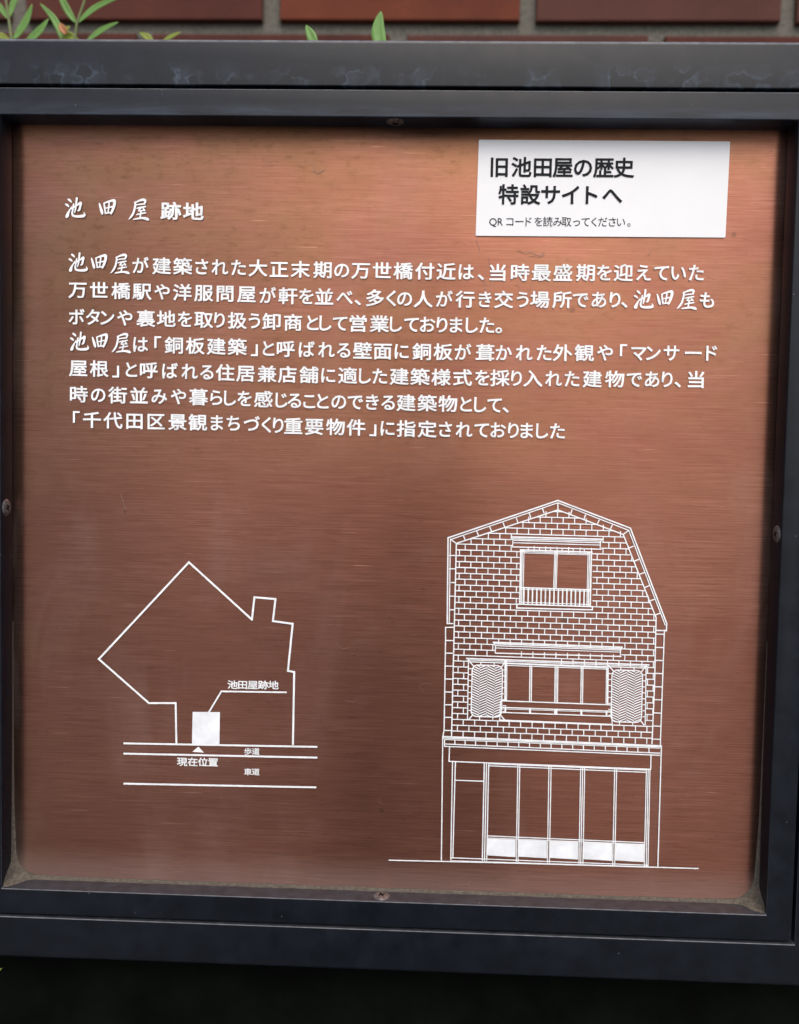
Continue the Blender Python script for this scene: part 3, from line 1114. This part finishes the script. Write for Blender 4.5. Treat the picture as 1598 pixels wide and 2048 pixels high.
text_line('QRコードを読み取ってください。', [986, 1000.7, 1019.7, 1038.7, 1057, 1077, 1095.6, 1115.5, 1133, 1153, 1171, 1188, 1205.5, 1224.5,
                                  1242, 1258], [(986, 443), (1258, 444)], 20.5, st, INK, 0.0, 1.0, 0.98, YS, (), 0.38, 0, False)


# ------------------------------------------------------------------ plants between the sign and the wall
def leaf_mesh(base, tip, width, sag=0.15, side=0.0, fold=0.25, depth=0.0):
    """a blade from base to tip with a folded midrib, thick enough to have two faces"""
    bm = bmesh.new()
    d_ = tip - base
    L = d_.length
    u = d_.normalized()
    view = Vector((0, -1, 0))
    s = u.cross(view).normalized()
    nn = s.cross(u).normalized()
    n = 12
    rows_ = []
    for i in range(n + 1):
        t = i / n
        wv = width / 2 * (math.sin(math.pi * min(1, t * 0.93 + 0.05)) ** 0.75) * (1 - 0.25 * t)
        if i == n:
            wv = width * 0.01
        c = base + d_ * t + s * side * L * math.sin(math.pi * t) + nn * depth * L * t * t
        rows_.append([bm.verts.new(c + s * wv * k + nn * abs(k) * wv * fold) for k in (-1, -0.5, 0, 0.5, 1)])
    for a, b in zip(rows_, rows_[1:]):
        for k in range(4):
            bm.faces.new((a[k], a[k + 1], b[k + 1], b[k]))
    r2 = bmesh.ops.extrude_face_region(bm, geom=list(bm.faces))
    for v in r2['geom']:
        if isinstance(v, bmesh.types.BMVert):
            v.co += Vector((0, 0.00025, 0))
    bmesh.ops.recalc_face_normals(bm, faces=bm.faces)
    return bm


def tube(pts, r0, r1, seg=8):
    bm = bmesh.new()
    prev = None
    for i, p in enumerate(pts):
        t = i / (len(pts) - 1)
        r = r0 + (r1 - r0) * t
        q = (pts[min(i + 1, len(pts) - 1)] - pts[max(i - 1, 0)]).normalized()
        a = q.cross(Vector((0, 1, 0))).normalized()
        b = q.cross(a)
        cur = [bm.verts.new(p + (a * math.cos(2 * math.pi * k / seg) + b * math.sin(2 * math.pi * k / seg)) * r) for k in range(seg)]
        if prev:
            for k in range(seg):
                bm.faces.new((prev[k], prev[(k + 1) % seg], cur[(k + 1) % seg], cur[k]))
        prev = cur
    bm.faces.new(prev)
    bmesh.ops.recalc_face_normals(bm, faces=bm.faces)
    return bm


def plant(label, Y, stem_px, leaves, mat=LEAF, extra=True, group='leafy plants behind the sign'):
    top = [at(*p, Y) for p in stem_px]
    foot = Vector((top[0].x + random.uniform(-0.01, 0.01), Y, -0.012))
    root = bpy.data.objects.new('leafy_plant', None)
    root.location = foot
    C.objects.link(root)
    tag(root, label, 'plant', group)
    pts = []
    n = 10
    for i in range(n):
        t = i / n
        pts.append(foot.lerp(top[0], t) - foot + Vector((math.sin(t * 5) * 0.004, 0, 0)))
    pts += [p - foot for p in top]
    link('stem', tube(pts, 0.0028, 0.0009), STEM, root, True)
    for (b, t, wpx, side, dep, m) in leaves:
        Yl = Y
        link('leaf', leaf_mesh(at(*b, Yl) - foot, at(*t, Yl) - foot, wpx * (Yl - CAM.y) / F, 0, side, 0.3, dep), m or mat, root, True)
    if extra:
        z = top[0].z - 0.04
        k = 0
        while z > 0.15:
            for sgn in (-1, 1):
                b = Vector((top[0].x, Y, z)) - foot
                tp = b + Vector((sgn * random.uniform(0.03, 0.055), random.uniform(-0.01, 0.03), random.uniform(0.02, 0.05)))
                link('leaf', leaf_mesh(b, tp, 0.009, 0, random.uniform(-0.08, 0.08), 0.3, 0.05), mat, root, True)
            z -= 0.055
            k += 1
    return root


plant('green plant with narrow leaves rising at the far left above the sign', 0.12, [(27, 110), (18, 40), (12, 0), (8, -60)],
      [((26, 80), (68, 12), 17, 0.06, 0.1, None), ((18, 36), (50, -30), 15, -0.05, 0.1, None), ((16, 38), (-18, -4), 13, 0.05, 0.1, None),
       ((22, 82), (-30, 70), 14, 0.1, 0.0, LEAFY), ((10, -20), (-14, -70), 14, 0, 0.1, None), ((10, -20), (40, -80), 14, 0, 0.1, None)])
plant('green plant with forked narrow leaves and an orange bud above the left of the sign', 0.12,
      [(149, 110), (150, 78), (154, 46), (172, -6), (180, -60)],
      [((154, 47), (243, 1), 13, -0.09, 0.1, None), ((152, 46), (118, -22), 16, -0.05, 0.1, None),
       ((50, 86), (100, 41), 17, 0.05, 0.1, None), ((128, 92), (82, 9), 15, 0.10, 0.05, None),
       ((172, 84), (240, 48), 12, -0.06, 0.1, None), ((120, 86), (158, 80), 22, -0.25, 0.0, LEAFY)])
# the bud belongs to that plant
pl = [o for o in C.objects if o.name.startswith('leafy_plant')][-1]
foot = pl.location
link('bud', leaf_mesh(at(133, 68, 0.115) - foot, at(120, 46, 0.115) - foot, 16 * 0.67 / F, 0, -0.05, 0.5, 0), BUD, pl, True)
link('bud', leaf_mesh(at(126, 66, 0.116) - foot, at(140, 52, 0.116) - foot, 10 * 0.67 / F, 0, 0.0, 0.5, 0), LEAFY, pl, True)
plant('low plant with two yellow-green leaf tips just above the sign edge', 0.13, [(318, 150), (318, 108), (319, 92)],
      [((308, 92), (279, 65), 15, 0.1, 0.0, LEAFY), ((322, 88), (362, 64), 9, -0.05, 0.0, LEAFY)], LEAFY)
plant('plant with one short pointed green leaf tip above the sign left of the middle', 0.08, [(640, 150), (634, 118), (630, 100)],
      [((632, 100), (612, 50), 22, 0.03, 0.0, None), ((640, 110), (665, 84), 12, 0.0, 0.0, None)], LEAF)
plant('plant with one tall broad bright green leaf tip above the middle of the sign', 0.08, [(772, 150), (770, 130), (769, 112)],
      [((769, 112), (762, 22), 31, -0.10, 0.0, None), ((775, 125), (800, 88), 12, 0.0, 0.0, None)], LEAF)
# a shoot beside the lower left of the sign, its tip only just in view
plant('green shoot low at the left beside the dark shade sheet under the sign', -0.02, [(-60, 2150), (-50, 2040), (-40, 1980)],
      [((-42, 1985), (4, 1936), 12, -0.05, 0.0, LEAFY), ((-50, 2030), (-90, 1960), 12, 0, 0.1, None)], LEAF, False, None)


# ------------------------------------------------------------------ the person taking the picture, mirrored in the copper
CLOTH = mat_simple('dark_jacket_cloth', (0.030, 0.029, 0.032), 0.9, 0.3, 300, 0, 0.2)
TROUS = mat_simple('dark_trousers_cloth', (0.030, 0.030, 0.036), 0.9, 0.3, 300, 0, 0.2)
SKIN = mat_simple('skin', (0.42, 0.24, 0.17), 0.55, 0.06, 60)
HAIR = mat_simple('black_hair', (0.012, 0.010, 0.009), 0.5, 0.4, 200)
SHOE = mat_simple('black_shoe', (0.02, 0.02, 0.02), 0.5, 0.2, 80)
PHONE = mat_simple('phone_glass', (0.012, 0.012, 0.014), 0.2, 0.1, 80)
LENS = mat_simple('lens_glass', (0.01, 0.012, 0.02), 0.08, 0.1, 80)
PX0, PY0 = CAM.x, CAM.y - 0.40
HZ = CAM.z - 0.055
person = bpy.data.objects.new('person', None)
person.location = (PX0, PY0, 0)
C.objects.link(person)
tag(person, 'person in dark jacket holding up a phone, dimly mirrored in the copper plate', 'person')
J = {}
VV, EE, RR = [], [], []


def jt(name, p, r, par=None):
    J[name] = len(VV)
    VV.append(p)
    RR.append(r if isinstance(r, tuple) else (r, r))
    if par:
        EE.append((J[par], J[name]))


jt('pelvis', (0, -0.01, 0.93), (0.190, 0.115))
jt('waist', (0, 0.0, 1.06), (0.205, 0.120), 'pelvis')
jt('chest', (0, 0.0, 1.22), (0.225, 0.125), 'waist')
jt('upper', (0, -0.02, 1.37), (0.105, 0.085), 'chest')
jt('neck', (0, 0.0, 1.45), 0.056, 'upper')
jt('jaw', (0, 0.035, 1.51), (0.060, 0.064), 'neck')
jt('face', (0, 0.045, 1.575), (0.074, 0.088), 'jaw')
jt('brow', (0, 0.035, 1.635), (0.070, 0.082), 'face')
jt('crown', (0, 0.025, 1.675), 0.045, 'brow')
jt('nose', (0, 0.140, 1.565), 0.011, 'face')
for s_, n_ in ((-1, 'l'), (1, 'r')):
    jt('ear' + n_, (s_ * 0.082, 0.030, 1.57), (0.010, 0.020), 'face')
    jt('sh' + n_, (s_ * 0.195, -0.02, 1.355), 0.072, 'upper')
    jt('ua' + n_, (s_ * 0.265, 0.0, 1.24), 0.062, 'sh' + n_)
    jt('el' + n_, (s_ * 0.300, 0.05, 1.10), 0.053, 'ua' + n_)
    jt('fa' + n_, (s_ * 0.160, 0.19, HZ - 0.06), 0.036, 'el' + n_)
    jt('wr' + n_, (s_ * 0.080, 0.310, HZ - 0.035), (0.028, 0.022), 'fa' + n_)
    jt('pa' + n_, (s_ * 0.056, 0.355, HZ - 0.012), (0.030, 0.017), 'wr' + n_)
    for f_, (dz, ln) in enumerate(((0.026, 0.050), (0.008, 0.056), (-0.010, 0.052), (-0.027, 0.042))):
        b0 = Vector((s_ * 0.052, 0.368, HZ + dz))
        jt('f%da' % f_ + n_, tuple(b0), 0.0095, 'pa' + n_)
        jt('f%db' % f_ + n_, tuple(b0 + Vector((-s_ * 0.004, 0.010, 0.002))), 0.0085, 'f%da' % f_ + n_)
        jt('f%dc' % f_ + n_, tuple(b0 + Vector((-s_ * ln * 0.45, 0.013, 0.003))), 0.0080, 'f%db' % f_ + n_)
        jt('f%dd' % f_ + n_, tuple(b0 + Vector((-s_ * ln * 0.8, 0.012, 0.002))), 0.0070, 'f%dc' % f_ + n_)
    jt('ta' + n_, (s_ * 0.044, 0.340, HZ + 0.016), 0.0115, 'pa' + n_)
    jt('tb' + n_, (s_ * 0.030, 0.348, HZ + 0.034), 0.0100, 'ta' + n_)
    jt('tc' + n_, (s_ * 0.018, 0.362, HZ + 0.046), 0.0085, 'tb' + n_)
    jt('hp' + n_, (s_ * 0.095, -0.01, 0.86), 0.090, 'pelvis')
    jt('th' + n_, (s_ * 0.100, 0.0, 0.68), 0.078, 'hp' + n_)
    jt('kn' + n_, (s_ * 0.105, 0.015, 0.48), 0.058, 'th' + n_)
    jt('ca' + n_, (s_ * 0.108, -0.015, 0.32), 0.056, 'kn' + n_)
    jt('an' + n_, (s_ * 0.110, -0.02, 0.10), 0.042, 'ca' + n_)
    jt('he' + n_, (s_ * 0.112, 0.0, 0.050), 0.042, 'an' + n_)
    jt('to' + n_, (s_ * 0.122, 0.150, 0.036), (0.040, 0.028), 'he' + n_)
me = bpy.data.meshes.new('body')
me.from_pydata(VV, EE, [])
bo = bpy.data.objects.new('body', me)
C.objects.link(bo)
md = bo.modifiers.new('skin', 'SKIN')
md.use_smooth_shade = True
for i, v in enumerate(me.skin_vertices[0].data):
    v.radius = RR[i]
    v.use_root = (i == 0)
sb = bo.modifiers.new('sub', 'SUBSURF')
sb.levels = sb.render_levels = 2
dg = bpy.context.evaluated_depsgraph_get()
bm2 = bpy.data.meshes.new_from_object(bo.evaluated_get(dg))
bpy.data.objects.remove(bo)
for m_ in (CLOTH, SKIN, TROUS, SHOE):
    bm2.materials.append(m_)
for p in bm2.polygons:
    c = p.center
    p.use_smooth = True
    if c.z > 1.455:
        p.material_index = 1
    elif c.y > 0.305:
        p.material_index = 1
        if c.z < 0.3:
            p.material_index = 3
    elif c.z < 0.095:
        p.material_index = 3
    elif c.z < 0.90:
        p.material_index = 2
body = link('body', bm2, None, person)
# hair cap
bm = bmesh.new()
bmesh.ops.create_uvsphere(bm, u_segments=40, v_segments=24, radius=1)
for v in bm.verts:
    a = 1 + 0.03 * math.sin(v.co.x * 23 + v.co.z * 9) * math.cos(v.co.y * 19)
    v.co = Vector((v.co.x * 0.088 * a, v.co.y * 0.104 * a + 0.022, v.co.z * 0.098 * a + 1.628))
bmesh.ops.delete(bm, geom=[v for v in bm.verts if v.co.z < 1.60 + 0.9 * (v.co.y - 0.02) and v.co.y > 0.0 or v.co.z < 1.555], context='VERTS')
link('hair', bm, HAIR, person, True)
for s_ in (-1, 1):
    bm = bmesh.new()
    bmesh.ops.create_uvsphere(bm, u_segments=16, v_segments=10, radius=0.011)
    e_ = link('eye', bm, HAIR, person, True)
    e_.location = (s_ * 0.031, 0.118, 1.592)
    bm = bmesh.new()
    box(bm, (s_ * 0.031 - 0.016, 0.118, 1.611), (s_ * 0.031 + 0.016, 0.128, 1.616))
    link('eyebrow', bm, HAIR, person, True)
bm = bmesh.new()
bmesh.ops.create_uvsphere(bm, u_segments=16, v_segments=10, radius=1)
for v in bm.verts:
    v.co = Vector((v.co.x * 0.023, v.co.y * 0.010, v.co.z * 0.006))
o_ = link('mouth', bm, mat_simple('lip', (0.35, 0.12, 0.10), 0.5), person, True)
o_.location = (0, 0.108, 1.525)

ph = bpy.data.objects.new('phone', None)
ph.location = (CAM.x, CAM.y - 0.022, CAM.z - 0.055)
C.objects.link(ph)
tag(ph, 'black phone held up in both hands in front of the plate, seen only mirrored', 'phone')
bm = bmesh.new()
box(bm, (-0.037, -0.004, -0.078), (0.037, 0.004, 0.078))
bmesh.ops.bevel(bm, geom=list(bm.edges), offset=0.003, segments=3, profile=0.5, affect='EDGES')
link('phone_body', bm, PHONE, ph)
bm = bmesh.new()
bmesh.ops.create_cone(bm, cap_ends=True, segments=24, radius1=0.006, radius2=0.006, depth=0.002)
ln_ = link('lens', bm, LENS, ph)
ln_.location = (0, 0.005, 0.055)
ln_.rotation_euler = (math.pi / 2, 0, 0)
